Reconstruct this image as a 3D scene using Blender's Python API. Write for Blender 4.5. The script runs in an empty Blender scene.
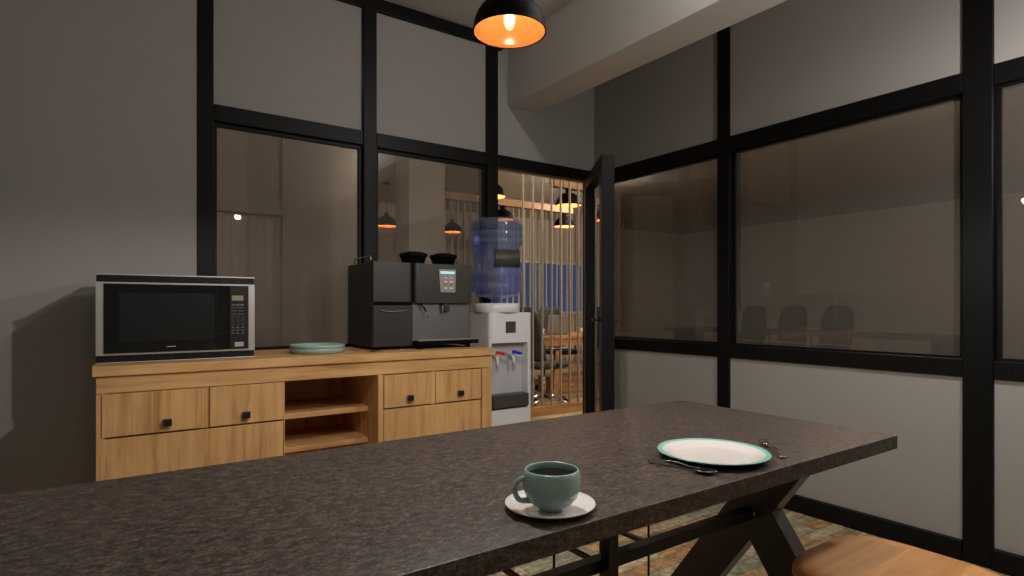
import bpy, bmesh, math, random
from math import sin, cos, pi, radians
from mathutils import Vector, Matrix
random.seed(7)
SC = bpy.context.scene
COL = SC.collection

# ------------------------------------------------------------------ helpers
class MB:
    """collects shapes, links them as ONE mesh object"""
    def __init__(s):
        s.bm = bmesh.new(); s.mi = 0
    def _faces(s, fs, smooth=False):
        for f in fs:
            f.material_index = s.mi; f.smooth = smooth
    def box(s, x0, x1, y0, y1, z0, z1, bev=0.0, M=None, seg=2):
        r = bmesh.ops.create_cube(s.bm, size=1.0)
        vs = r['verts']
        for v in vs:
            v.co = Vector(((x0+x1)/2 + v.co.x*(x1-x0), (y0+y1)/2 + v.co.y*(y1-y0), (z0+z1)/2 + v.co.z*(z1-z0)))
        fs = set(f for v in vs for f in v.link_faces)
        if bev > 0:
            es = list(set(e for v in vs for e in v.link_edges))
            b = bmesh.ops.bevel(s.bm, geom=es, offset=bev, segments=seg, affect='EDGES', profile=0.5)
            vs = list(set(v for f in b['faces'] for v in f.verts) | set(v for v in vs if v.is_valid))
            fs = set(f for v in vs for f in v.link_faces)
        if M is not None:
            for v in vs: v.co = M @ v.co
        s._faces(fs)
        return s
    def tube(s, pts, r, n=8, cap=True, closed=False, smooth=True):
        pts = [Vector(p) for p in pts]
        rs = r if isinstance(r, (list, tuple)) else [r]*len(pts)
        rings = []
        m = len(pts)
        up = None
        for i, p in enumerate(pts):
            if closed: t = (pts[(i+1) % m] - pts[i-1])
            else: t = (pts[min(i+1, m-1)] - pts[max(i-1, 0)])
            t.normalize()
            if up is None:
                up = Vector((0, 0, 1)) if abs(t.z) < .9 else Vector((1, 0, 0))
            a = t.cross(up)
            if a.length < 1e-4: a = t.cross(Vector((0, 1, 0)))
            a.normalize(); b = a.cross(t).normalized(); up = b
            rings.append([s.bm.verts.new(p + (a*cos(2*pi*k/n) + b*sin(2*pi*k/n))*rs[i]) for k in range(n)])
        fs = []
        for i in range(m if closed else m-1):
            A = rings[i]; B = rings[(i+1) % m]
            for k in range(n):
                fs.append(s.bm.faces.new((A[k], A[(k+1) % n], B[(k+1) % n], B[k])))
        if cap and not closed:
            fs.append(s.bm.faces.new(rings[0][::-1])); fs.append(s.bm.faces.new(rings[-1]))
        s._faces(fs, smooth)
        return s
    def lathe(s, prof, c=(0, 0, 0), n=48, M=None, smooth=True, sx=1, sy=1, power=2.0):
        """prof: list of (r, z); r=0 closes"""
        rings = []
        for r, z in prof:
            if r <= 1e-6:
                rings.append([s.bm.verts.new(Vector((c[0], c[1], c[2]+z)))])
            else:
                ring = []
                for k in range(n):
                    a = 2*pi*k/n
                    ca, sa = cos(a), sin(a)
                    if power != 2.0:
                        q = (abs(ca)**power + abs(sa)**power)**(-1/power)
                    else: q = 1
                    ring.append(s.bm.verts.new(Vector((c[0]+r*ca*q*sx, c[1]+r*sa*q*sy, c[2]+z))))
                rings.append(ring)
        fs = []
        for A, B in zip(rings, rings[1:]):
            if len(A) == 1 and len(B) == 1: continue
            for k in range(n):
                k2 = (k+1) % n
                if len(A) == 1: fs.append(s.bm.faces.new((A[0], B[k2], B[k])))
                elif len(B) == 1: fs.append(s.bm.faces.new((A[k], A[k2], B[0])))
                else: fs.append(s.bm.faces.new((A[k], A[k2], B[k2], B[k])))
        if M is not None:
            for R in rings:
                for v in R: v.co = M @ v.co
        s._faces(fs, smooth)
        return s
    def prism(s, poly, z0, z1, M=None, smooth=False):
        a = [s.bm.verts.new(Vector((p[0], p[1], z0))) for p in poly]
        b = [s.bm.verts.new(Vector((p[0], p[1], z1))) for p in poly]
        n = len(poly)
        fs = [s.bm.faces.new(a[::-1]), s.bm.faces.new(b)]
        sd = [s.bm.faces.new((a[k], a[(k+1) % n], b[(k+1) % n], b[k])) for k in range(n)]
        if M is not None:
            for v in a+b: v.co = M @ v.co
        s._faces(fs); s._faces(sd, smooth)
        return s
    def grid(s, rows, smooth=True):
        V = [[s.bm.verts.new(Vector(p)) for p in r] for r in rows]
        fs = []
        for i in range(len(V)-1):
            for j in range(len(V[0])-1):
                fs.append(s.bm.faces.new((V[i][j], V[i][j+1], V[i+1][j+1], V[i+1][j])))
        s._faces(fs, smooth); return s
    def build(s, name, mat, parent=None, loc=None, rz=None, bevel=0, solid=0):
        bmesh.ops.recalc_face_normals(s.bm, faces=s.bm.faces[:])
        me = bpy.data.meshes.new(name)
        s.bm.to_mesh(me); s.bm.free()
        for m in (mat if isinstance(mat, (list, tuple)) else [mat]): me.materials.append(m)
        o = bpy.data.objects.new(name, me); COL.objects.link(o)
        if parent is not None: o.parent = parent
        if loc is not None: o.location = loc
        if rz is not None: o.rotation_euler = (0, 0, rz)
        if solid:
            md = o.modifiers.new('solid', 'SOLIDIFY'); md.thickness = solid; md.offset = 0
        if bevel:
            md = o.modifiers.new('bevel', 'BEVEL'); md.width = bevel; md.segments = 2; md.limit_method = 'ANGLE'
        return o

def tag(o, label, cat, group=None, kind=None):
    o['label'] = label; o['category'] = cat
    if group: o['group'] = group
    if kind: o['kind'] = kind
    return o
def thing(name, label, cat, loc=(0, 0, 0), rz=0, group=None):
    o = bpy.data.objects.new(name, None); COL.objects.link(o)
    o.location = loc; o.rotation_euler = (0, 0, rz); o.empty_display_size = .1
    return tag(o, label, cat, group)
def struct(name, mb, mat, label, cat, bevel=0):
    o = mb.build(name, mat, bevel=bevel); return tag(o, label, cat, kind='structure')
def copy_tree(o, label, loc, rz=None):
    r = o.copy(); COL.objects.link(r); r.location = loc; r['label'] = label
    if rz is not None: r.rotation_euler = (0, 0, rz)
    for ch in [c for c in bpy.data.objects if c.parent == o]:
        c = ch.copy(); COL.objects.link(c); c.parent = r
        for g in [q for q in bpy.data.objects if q.parent == ch]:
            d = g.copy(); COL.objects.link(d); d.parent = c
    return r

# ------------------------------------------------------------------ materials
def srgb(r, g, b):
    f = lambda c: (c/255/12.92) if c/255 <= .04045 else ((c/255+.055)/1.055)**2.4
    return (f(r), f(g), f(b), 1)
def mat(name, col, rough=.5, metal=0, emit=0, ecol=None, spec=.5, noise=0, nscale=8, bump=0, bscale=60, coat=0):
    m = bpy.data.materials.new(name); m.use_nodes = True
    nt = m.node_tree; b = nt.nodes['Principled BSDF']
    b.inputs['Base Color'].default_value = col
    b.inputs['Roughness'].default_value = rough
    b.inputs['Metallic'].default_value = metal
    b.inputs['Specular IOR Level'].default_value = spec
    b.inputs['Coat Weight'].default_value = coat
    if emit:
        b.inputs['Emission Color'].default_value = ecol or col
        b.inputs['Emission Strength'].default_value = emit
    tc = nt.nodes.new('ShaderNodeTexCoord')
    if noise:
        n = nt.nodes.new('ShaderNodeTexNoise'); n.inputs['Scale'].default_value = nscale; n.inputs['Detail'].default_value = 4
        nt.links.new(tc.outputs['Object'], n.inputs['Vector'])
        mp = nt.nodes.new('ShaderNodeMapRange')
        mp.inputs['From Min'].default_value = .3; mp.inputs['From Max'].default_value = .7
        mp.inputs['To Min'].default_value = 1-noise; mp.inputs['To Max'].default_value = 1+noise
        nt.links.new(n.outputs['Fac'], mp.inputs['Value'])
        mx = nt.nodes.new('ShaderNodeVectorMath'); mx.operation = 'SCALE'
        mx.inputs[0].default_value = col[:3]
        nt.links.new(mp.outputs['Result'], mx.inputs['Scale'])
        nt.links.new(mx.outputs['Vector'], b.inputs['Base Color'])
    if bump:
        n = nt.nodes.new('ShaderNodeTexNoise'); n.inputs['Scale'].default_value = bscale; n.inputs['Detail'].default_value = 3
        nt.links.new(tc.outputs['Object'], n.inputs['Vector'])
        bp = nt.nodes.new('ShaderNodeBump'); bp.inputs['Strength'].default_value = bump; bp.inputs['Distance'].default_value = .002
        nt.links.new(n.outputs['Fac'], bp.inputs['Height'])
        nt.links.new(bp.outputs['Normal'], b.inputs['Normal'])
    return m
def glass_mat(name, tint, refl=1.0, rough=.0, ior=1.5):
    """thin pane: tinted see-through + Fresnel mirror"""
    m = bpy.data.materials.new(name); m.use_nodes = True
    nt = m.node_tree; nt.nodes.clear()
    out = nt.nodes.new('ShaderNodeOutputMaterial')
    t = nt.nodes.new('ShaderNodeBsdfTransparent'); t.inputs['Color'].default_value = (*tint, 1)
    g = nt.nodes.new('ShaderNodeBsdfGlossy'); g.inputs['Roughness'].default_value = rough
    g.inputs['Color'].default_value = (refl, refl, refl, 1)
    fr = nt.nodes.new('ShaderNodeFresnel')      # same reflectance on both sides of the thin pane
    ge = nt.nodes.new('ShaderNodeNewGeometry'); io = nt.nodes.new('ShaderNodeMapRange')
    io.inputs['To Min'].default_value = ior; io.inputs['To Max'].default_value = 1/ior
    nt.links.new(ge.outputs['Backfacing'], io.inputs['Value']); nt.links.new(io.outputs['Result'], fr.inputs['IOR'])
    mx = nt.nodes.new('ShaderNodeMixShader')
    nt.links.new(fr.outputs['Fac'], mx.inputs['Fac'])
    nt.links.new(t.outputs['BSDF'], mx.inputs[1]); nt.links.new(g.outputs['BSDF'], mx.inputs[2])
    nt.links.new(mx.outputs['Shader'], out.inputs['Surface'])
    return m
def wood_mat(name, c1, c2, c3, axis='X', scale=1.0, rough=.45, knots=True):
    m = bpy.data.materials.new(name); m.use_nodes = True
    nt = m.node_tree; b = nt.nodes['Principled BSDF']; b.inputs['Roughness'].default_value = rough
    b.inputs['Specular IOR Level'].default_value = .35
    tc = nt.nodes.new('ShaderNodeTexCoord'); mp = nt.nodes.new('ShaderNodeMapping')
    st = {'X': (1.2, 16, 16), 'Y': (16, 1.2, 16), 'Z': (16, 16, 1.2)}[axis]
    mp.inputs['Scale'].default_value = [q*scale for q in st]
    nt.links.new(tc.outputs['Object'], mp.inputs['Vector'])
    n1 = nt.nodes.new('ShaderNodeTexNoise'); n1.inputs['Scale'].default_value = 1.6; n1.inputs['Detail'].default_value = 8
    n1.inputs['Roughness'].default_value = .65; n1.inputs['Distortion'].default_value = .6
    nt.links.new(mp.outputs['Vector'], n1.inputs['Vector'])
    n2 = nt.nodes.new('ShaderNodeTexNoise'); n2.inputs['Scale'].default_value = 3.0; n2.inputs['Detail'].default_value = 3
    nt.links.new(tc.outputs['Object'], n2.inputs['Vector'])
    r1 = nt.nodes.new('ShaderNodeValToRGB'); e = r1.color_ramp.elements
    e[0].position = .3; e[0].color = c3; e[1].position = .68; e[1].color = c1
    q = r1.color_ramp.elements.new(.47); q.color = c2
    nt.links.new(n1.outputs['Fac'], r1.inputs['Fac'])
    mx = nt.nodes.new('ShaderNodeMix'); mx.data_type = 'RGBA'; mx.blend_type = 'MULTIPLY'; mx.inputs['Factor'].default_value = .5
    r2 = nt.nodes.new('ShaderNodeValToRGB'); r2.color_ramp.elements[0].position = .3; r2.color_ramp.elements[0].color = (.62, .6, .58, 1)
    r2.color_ramp.elements[1].position = .6; r2.color_ramp.elements[1].color = (1, 1, 1, 1)
    nt.links.new(n2.outputs['Fac'], r2.inputs['Fac'])
    nt.links.new(r1.outputs['Color'], mx.inputs['A']); nt.links.new(r2.outputs['Color'], mx.inputs['B'])
    last = mx.outputs['Result']
    if knots:
        v = nt.nodes.new('ShaderNodeTexVoronoi'); v.inputs['Scale'].default_value = 2.6
        mk = nt.nodes.new('ShaderNodeMapping')
        mk.inputs['Scale'].default_value = {'X': (.7, 1.5, 1.5), 'Y': (1.5, .7, 1.5), 'Z': (1.5, 1.5, .7)}[axis]
        nt.links.new(tc.outputs['Object'], mk.inputs['Vector']); nt.links.new(mk.outputs['Vector'], v.inputs['Vector'])
        rk = nt.nodes.new('ShaderNodeValToRGB'); rk.color_ramp.elements[0].position = .0; rk.color_ramp.elements[0].color = (.32, .28, .25, 1)
        rk.color_ramp.elements[1].position = .1; rk.color_ramp.elements[1].color = (1, 1, 1, 1)
        nt.links.new(v.outputs['Distance'], rk.inputs['Fac'])
        m2 = nt.nodes.new('ShaderNodeMix'); m2.data_type = 'RGBA'; m2.blend_type = 'MULTIPLY'; m2.inputs['Factor'].default_value = .75
        nt.links.new(last, m2.inputs['A']); nt.links.new(rk.outputs['Color'], m2.inputs['B']); last = m2.outputs['Result']
    nt.links.new(last, b.inputs['Base Color'])
    bp = nt.nodes.new('ShaderNodeBump'); bp.inputs['Strength'].default_value = .25; bp.inputs['Distance'].default_value = .002
    nt.links.new(n1.outputs['Fac'], bp.inputs['Height']); nt.links.new(bp.outputs['Normal'], b.inputs['Normal'])
    return m
def stone_mat():
    m = bpy.data.materials.new('table_stone'); m.use_nodes = True
    nt = m.node_tree; b = nt.nodes['Principled BSDF']; b.inputs['Roughness'].default_value = .42
    b.inputs['Specular IOR Level'].default_value = .45
    tc = nt.nodes.new('ShaderNodeTexCoord'); mp = nt.nodes.new('ShaderNodeMapping')
    mp.inputs['Scale'].default_value = (1.0, 1.7, 1.7); mp.inputs['Rotation'].default_value = (0, 0, radians(-32))
    nt.links.new(tc.outputs['Object'], mp.inputs['Vector'])
    n1 = nt.nodes.new('ShaderNodeTexNoise'); n1.inputs['Scale'].default_value = 170; n1.inputs['Detail'].default_value = 6; n1.inputs['Roughness'].default_value = .7
    n2 = nt.nodes.new('ShaderNodeTexNoise'); n2.inputs['Scale'].default_value = 48; n2.inputs['Detail'].default_value = 5; n2.inputs['Roughness'].default_value = .7
    nt.links.new(mp.outputs['Vector'], n1.inputs['Vector']); nt.links.new(mp.outputs['Vector'], n2.inputs['Vector'])
    ad = nt.nodes.new('ShaderNodeMath'); ad.operation = 'ADD'
    sc = nt.nodes.new('ShaderNodeMath'); sc.operation = 'MULTIPLY'; sc.inputs[1].default_value = .42
    nt.links.new(n2.outputs['Fac'], sc.inputs[0])
    s1 = nt.nodes.new('ShaderNodeMath'); s1.operation = 'MULTIPLY'; s1.inputs[1].default_value = .58
    nt.links.new(n1.outputs['Fac'], s1.inputs[0])
    nt.links.new(s1.outputs[0], ad.inputs[0]); nt.links.new(sc.outputs[0], ad.inputs[1])
    r = nt.nodes.new('ShaderNodeValToRGB'); e = r.color_ramp.elements
    e[0].position = .40; e[0].color = srgb(26, 22, 20); e[1].position = .62; e[1].color = srgb(114, 98, 86)
    q = e.new(.5); q.color = srgb(62, 53, 48)
    nt.links.new(ad.outputs[0], r.inputs['Fac']); nt.links.new(r.outputs['Color'], b.inputs['Base Color'])
    rr = nt.nodes.new('ShaderNodeMapRange'); rr.inputs['To Min'].default_value = .34; rr.inputs['To Max'].default_value = .55
    nt.links.new(n1.outputs['Fac'], rr.inputs['Value']); nt.links.new(rr.outputs['Result'], b.inputs['Roughness'])
    return m
def floor_mat():
    m = bpy.data.materials.new('reclaimed_planks'); m.use_nodes = True
    nt = m.node_tree; b = nt.nodes['Principled BSDF']; b.inputs['Roughness'].default_value = .5
    tc = nt.nodes.new('ShaderNodeTexCoord')
    br = nt.nodes.new('ShaderNodeTexBrick'); br.offset = .37; br.offset_frequency = 2
    br.inputs['Scale'].default_value = 1; br.inputs['Brick Width'].default_value = .36; br.inputs['Row Height'].default_value = .072
    br.inputs['Mortar Size'].default_value = .0015; br.inputs['Color1'].default_value = (0, 0, 0, 1); br.inputs['Color2'].default_value = (1, 1, 1, 1)
    br.inputs['Mortar'].default_value = (.5, .5, .5, 1)
    nt.links.new(tc.outputs['Object'], br.inputs['Vector'])
    r = nt.nodes.new('ShaderNodeValToRGB'); r.color_ramp.interpolation = 'CONSTANT'
    cols = [(158, 132, 98), (182, 166, 138), (148, 140, 114), (178, 150, 112), (158, 152, 130), (140, 118, 92), (190, 176, 150), (164, 134, 96), (146, 152, 134), (174, 162, 138)]
    e = r.color_ramp.elements
    e[0].position = 0; e[0].color = srgb(*cols[0]); e[1].position = .1; e[1].color = srgb(*cols[1])
    for i, c in enumerate(cols[2:]): q = e.new(.2+.1*i); q.color = srgb(*c)
    nt.links.new(br.outputs['Color'], r.inputs['Fac'])
    mp = nt.nodes.new('ShaderNodeMapping'); mp.inputs['Scale'].default_value = (2.5, 22, 22)
    nt.links.new(tc.outputs['Object'], mp.inputs['Vector'])
    n = nt.nodes.new('ShaderNodeTexNoise'); n.inputs['Scale'].default_value = 1.8; n.inputs['Detail'].default_value = 7; n.inputs['Roughness'].default_value = .7
    nt.links.new(mp.outputs['Vector'], n.inputs['Vector'])
    n2 = nt.nodes.new('ShaderNodeTexNoise'); n2.inputs['Scale'].default_value = 26; n2.inputs['Detail'].default_value = 6; n2.inputs['Roughness'].default_value = .75
    nt.links.new(tc.outputs['Object'], n2.inputs['Vector'])
    rg = nt.nodes.new('ShaderNodeValToRGB'); rg.color_ramp.elements[0].position = .3; rg.color_ramp.elements[0].color = (.62, .60, .56, 1)
    rg.color_ramp.elements[1].position = .65; rg.color_ramp.elements[1].color = (1.6, 1.55, 1.45, 1)
    nt.links.new(n.outputs['Fac'], rg.inputs['Fac'])
    rg2 = nt.nodes.new('ShaderNodeValToRGB'); rg2.color_ramp.elements[0].position = .38; rg2.color_ramp.elements[0].color = (.42, .39, .34, 1)
    rg2.color_ramp.elements[1].position = .6; rg2.color_ramp.elements[1].color = (1.25, 1.2, 1.12, 1)
    nt.links.new(n2.outputs['Fac'], rg2.inputs['Fac'])
    a = nt.nodes.new('ShaderNodeMix'); a.data_type = 'RGBA'; a.blend_type = 'MULTIPLY'; a.inputs['Factor'].default_value = .9
    nt.links.new(r.outputs['Color'], a.inputs['A']); nt.links.new(rg.outputs['Color'], a.inputs['B'])
    c = nt.nodes.new('ShaderNodeMix'); c.data_type = 'RGBA'; c.blend_type = 'MULTIPLY'; c.inputs['Factor'].default_value = .9
    nt.links.new(a.outputs['Result'], c.inputs['A']); nt.links.new(rg2.outputs['Color'], c.inputs['B'])
    d = nt.nodes.new('ShaderNodeMix'); d.data_type = 'RGBA'
    nt.links.new(br.outputs['Fac'], d.inputs['Factor']); nt.links.new(c.outputs['Result'], d.inputs['A']); d.inputs['B'].default_value = (.01, .008, .006, 1)
    nt.links.new(d.outputs['Result'], b.inputs['Base Color'])
    return m
def brushed(name, col, rough=.35, metal=.9):
    m = mat(name, col, rough, metal)
    nt = m.node_tree; b = nt.nodes['Principled BSDF']
    tc = nt.nodes.new('ShaderNodeTexCoord'); mp = nt.nodes.new('ShaderNodeMapping'); mp.inputs['Scale'].default_value = (6, 6, 500)
    n = nt.nodes.new('ShaderNodeTexNoise'); n.inputs['Scale'].default_value = 1; n.inputs['Detail'].default_value = 2
    nt.links.new(tc.outputs['Object'], mp.inputs['Vector']); nt.links.new(mp.outputs['Vector'], n.inputs['Vector'])
    r = nt.nodes.new('ShaderNodeMapRange'); r.inputs['To Min'].default_value = rough-.1; r.inputs['To Max'].default_value = rough+.15
    nt.links.new(n.outputs['Fac'], r.inputs['Value']); nt.links.new(r.outputs['Result'], b.inputs['Roughness'])
    return m

WALL = mat('wall_paint', (.37, .35, .33, 1), .75, noise=.02, nscale=2, bump=.1, bscale=150)
PANEL = mat('panel_grey', (.34, .32, .30, 1), .55)
LOWPANEL = mat('panel_textured', (.36, .345, .325, 1), .7, bump=.5, bscale=45)
CEIL = mat('ceiling_paint', (.68, .655, .62, 1), .8, bump=.1, bscale=120)
OFFICE = mat('office_paint', (.60, .53, .45, 1), .8)
FRAME = mat('black_frame', (.006, .0056, .0052, 1), .42, spec=.15)
DOORM = mat('door_metal', (.009, .009, .009, 1), .45, spec=.15)
GLASS = glass_mat('tinted_glass', (.60, .58, .55), 1.0, .015)
DGLASS = glass_mat('dark_glass', (.48, .46, .44), 1.0, .015)
def film(m, fac, col):
    nt = m.node_tree; out = [n_ for n_ in nt.nodes if n_.type == 'OUTPUT_MATERIAL'][0]
    old = out.inputs['Surface'].links[0].from_socket
    df = nt.nodes.new('ShaderNodeBsdfDiffuse'); df.inputs['Color'].default_value = (*col, 1)
    ms = nt.nodes.new('ShaderNodeMixShader'); ms.inputs['Fac'].default_value = fac
    nt.links.new(old, ms.inputs[1]); nt.links.new(df.outputs[0], ms.inputs[2]); nt.links.new(ms.outputs[0], out.inputs['Surface'])
film(GLASS, .16, (.34, .31, .285)); film(DGLASS, .16, (.34, .31, .285))
CGLASS = glass_mat('clear_glass', (.93, .95, .94), .9, 0)
FLOOR = floor_mat()
STONE = stone_mat()
OAKX = wood_mat('oak_x', srgb(232, 186, 130), srgb(216, 168, 112), srgb(182, 134, 84), 'X')
OAKZ = wood_mat('oak_z', srgb(232, 186, 130), srgb(216, 168, 112), srgb(182, 134, 84), 'Z')
PLY = wood_mat('seat_wood', srgb(224, 166, 104), srgb(208, 146, 86), srgb(176, 116, 64), 'X', .8, .4, False)
OFFWOOD = wood_mat('office_wood', srgb(178, 136, 92), srgb(158, 116, 74), srgb(120, 84, 50), 'X', .6, .5, False)
BLACK = mat('black_metal', (.008, .008, .008, 1), .4)
LEGM = mat('leg_steel', (.062, .06, .056, 1), .35, .2)
SATIN = mat('black_plastic', (.012, .012, .012, 1), .3)
MATTE = mat('matte_black', (.002, .002, .002, 1), .6, spec=.08)
STEEL = brushed('brushed_steel', (.50, .485, .465, 1), .42, .7)
DSTEEL = brushed('dark_brushed_steel', (.056, .053, .05, 1), .4, .7)
PSTEEL = brushed('panel_steel', (.20, .195, .19, 1), .4, .8)
CHROME = mat('chrome', (.72, .72, .72, 1), .12, 1)
CUTL = mat('cutlery_steel', (.42, .41, .40, 1), .16, 1)
TEAL = mat('teal_glaze', srgb(150, 180, 176), .2, coat=.3)
TEALR = mat('turquoise_rim', srgb(140, 205, 192), .22, coat=.3)
TEALP = mat('teal_plate_glaze', srgb(156, 184, 176), .2, coat=.3)
WHITEC = mat('white_ceramic', (.82, .78, .74, 1), .2, coat=.3)
COFFEE = mat('coffee', (.018, .009, .005, 1), .12)
MWGLASS = mat('microwave_glass', (.006, .006, .006, 1), .06, spec=.55)
MWPANEL = mat('microwave_panel', (.022, .021, .020, 1), .25)
LCD = mat('lcd', srgb(150, 145, 115), .4)
MARK = mat('button_marks', (.20, .195, .19, 1), .5)
MARK2 = mat('button_light', (.5, .49, .47, 1), .5)
WHITEP = mat('white_plastic', (.78, .78, .80, 1), .3)
GREYP = mat('grey_plastic', (.52, .52, .55, 1), .35)
DGREY = mat('dark_grey_plastic', (.055, .053, .05, 1), .45)
RED = mat('red_tap', (.75, .02, .02, 1), .3)
BLUE = mat('blue_tap', (.01, .03, .6, 1), .3)
COPPER = mat('orange_lining', (.8, .30, .085, 1), .16, spec=.35)
SCREENB = mat('display_cyan', (.3, .7, .75, 1), .4, emit=.6, ecol=(.35, .85, .9, 1))
SCREENG = mat('display_face', (.30, .29, .27, 1), .35)
GREEN = mat('leaf_green', (.04, .16, .03, 1), .5, noise=.4, nscale=20)
FABRIC = mat('chair_fabric', (.03, .03, .032, 1), .8, bump=.3, bscale=200)
LAPT = mat('laptop_shell', (.24, .22, .21, 1), .4, .3)
SLAT = mat('slat_paint', (.26, .235, .20, 1), .5)
CREAM = mat('cream_slat', (.50, .43, .35, 1), .5)
BLIND = mat('blind_fabric', (.5, .46, .42, 1), .8)
WTRIM = mat('white_trim', (.75, .74, .72, 1), .5)

# bulb glass: glows a little and lets the lamp's light through
def bulb_mat():
    m = bpy.data.materials.new('bulb_glass'); m.use_nodes = True
    nt = m.node_tree; nt.nodes.clear()
    out = nt.nodes.new('ShaderNodeOutputMaterial')
    t = nt.nodes.new('ShaderNodeBsdfTransparent')
    e = nt.nodes.new('ShaderNodeEmission'); e.inputs['Color'].default_value = (1, .72, .38, 1); e.inputs['Strength'].default_value = 2.0
    a = nt.nodes.new('ShaderNodeMixShader'); a.inputs['Fac'].default_value = .45
    nt.links.new(t.outputs[0], a.inputs[1]); nt.links.new(e.outputs[0], a.inputs[2]); nt.links.new(a.outputs[0], out.inputs['Surface'])
    return m
BULB = bulb_mat()
FIL = mat('filament', (1, .8, .5, 1), .5, emit=40, ecol=(1, .72, .38, 1))
# water bottle
def water_mat():
    m = bpy.data.materials.new('blue_bottle'); m.use_nodes = True
    b = m.node_tree.nodes['Principled BSDF']
    return m
WATER = glass_mat('blue_water', (.50, .64, .95), .9, .02, 1.33)
BOTTLE = glass_mat('bottle_shell', (.88, .92, .99), 1.0, .06, 1.7)
film(BOTTLE, .11, (.78, .80, .95))

# ------------------------------------------------------------------ room shell
CH = 2.905           # ceiling height
YA, XB, XD, YC = 3.25, 3.049, -.52, -2.6      # front faces of the glazed walls
YW = 3.305
struct('floor', MB().box(-3, 12, -3, 11, -.06, 0), FLOOR, 'reclaimed plank floor in tan, brown and green-grey boards', 'floor')
struct('ceiling', MB().box(-3, 12, -3, 11, CH, CH+.08), CEIL, 'plain pale grey ceiling over the kitchen', 'ceiling')
# back wall: solid piece left of the glazing, the strip over the doorway
struct('wall_back', MB().box(XD-.1, .372, YW-.05, YW+.12, 0, CH), WALL, 'plain grey wall behind the microwave, left of the glazing', 'wall')
struct('wall_above_door', MB().box(2.15, XB+.05, YW, YW+.12, 2.06, CH), WALL, 'grey wall over the doorway up to the beam', 'wall')
struct('wall_left', MB().box(XD-.12, XD, YC, YW+.1, 0, CH), WALL, 'grey side wall beyond the left edge of the photo', 'wall')
struct('wall_front', MB().box(XD-.12, XB+.15, YC-.12, YC, 0, CH), WALL, 'grey wall behind the camera', 'wall')
# black frame of the back wall
MA = [(.372, .446), (1.223, 1.302), (2.066, 2.150)]
n = 0
def trim(mb, m, label, cat='window frame', bevel=.003):
    global n
    n += 1
    return struct('trim_%d' % n, mb, m, label, cat, bevel)
trim(MB().box(MA[0][0], MA[0][1], YA, YW+.06, 0, CH), FRAME, 'black upright at the left end of the back glazing', 'post')
trim(MB().box(MA[1][0], MA[1][1], YA, YW+.06, 0, CH), FRAME, 'black upright in the middle of the back glazing', 'post')
trim(MB().box(MA[2][0], MA[2][1], YA, YW+.06, 0, CH), FRAME, 'black upright beside the doorway behind the water cooler', 'post')
trim(MB().box(2.945, XB-.003, YA+.02, YW, 0, 2.033), FRAME, 'black door jamb in the corner right of the doorway', 'door jamb')
trim(MB().box(MA[0][1]+.001, 2.0645, YA+.002, YW+.05, CH-.075, CH-.001), FRAME, 'black top rail of the back glazing at the ceiling', 'rail')
trim(MB().box(2.151, 2.195, YA+.002, YW-.002, CH-.075, CH-.03), FRAME, 'short black rail end sticking out past the doorway upright', 'rail')
for a, b, w in ((MA[0][1], MA[1][0], 'left'), (MA[1][1], MA[2][0], 'right')):
    trim(MB().box(a+.001, b-.001, YA+.002, YW+.05, 2.033, 2.117), FRAME, 'black middle rail over the %s back glass pane' % w, 'rail')
    trim(MB().box(a+.001, b-.001, YA+.002, YW+.05, .80, .874), FRAME, 'black low rail under the %s back glass pane' % w, 'rail')
    struct('wall_panel', MB().box(a+.001, b-.001, YA+.026, YW+.02, 2.118, CH-.076), PANEL, 'smooth grey upper panel over the %s back pane' % w, 'wall panel')
    struct('wall_panel', MB().box(a+.001, b-.001, YA+.026, YW+.02, .0, .799), PANEL, 'grey lower panel behind the sideboard under the %s back pane' % w, 'wall panel')
trim(MB().box(2.151, XB-.003, YA+.002, YW-.001, 2.036, 2.117), FRAME, 'black rail along the top of the doorway', 'rail')
# right wall
MBY = [(2.122, 2.204), (.86, .967), (-.40, -.293), (-1.62, -1.51)]
ends = [(3.304, 2.204), (2.122, .967), (.86, -.293), (-.40, -1.51), (-1.62, YC)]
names = ['nearest the open door', 'beside the table end', 'beyond the right edge of the photo', 'behind the camera', 'in the corner behind the camera']
for i, (y0, y1) in enumerate(MBY):
    trim(MB().box(XB, XB+.12, y0, y1, 0, CH), FRAME, 'black upright of the right glazing %s' % ['in view beyond the plate', 'just outside the photo', 'level with the camera', 'behind the camera'][i], 'post')
wn = 0
def window(mb, m, label):
    global wn
    wn += 1
    return struct('window_%d' % wn, mb, m, label, 'window')
for (a, b), nm in zip(ends, names):
    a -= .001; b += .001
    trim(MB().box(XB+.002, XB+.12, b, a, 2.031, 2.117), FRAME, 'black upper rail of the right wall %s' % nm, 'rail')
    trim(MB().box(XB+.002, XB+.12, b, a, .797, .874), FRAME, 'black low rail of the right wall %s' % nm, 'rail')
    trim(MB().box(XB-.012, XB+.12, b, a, 0.0, .087), FRAME, 'black baseboard of the right wall %s' % nm, 'baseboard')
    struct('wall_right', MB().box(XB+.014, XB+.07, b, a, 2.118, CH), WALL, 'grey upper wall panel %s' % nm, 'wall panel')
    struct('wall_right', MB().box(XB+.015, XB+.07, b, a, .088, .796), LOWPANEL, 'textured grey lower wall panel %s' % nm, 'wall panel')
    w = window(MB().box(XB+.045, XB+.053, b, a, .874, 2.031), DGLASS, 'dark glass pane of the right wall %s' % nm)
    f = MB()
    f.box(XB+.035, XB+.06, b, b+.018, .8745, 2.0305); f.box(XB+.035, XB+.06, a-.018, a, .8745, 2.0305)
    f.box(XB+.035, XB+.06, b+.018, a-.018, .8745, .885); f.box(XB+.035, XB+.06, b+.018, a-.018, 2.02, 2.0305)
    f.build('window_bead', FRAME, w)
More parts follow.
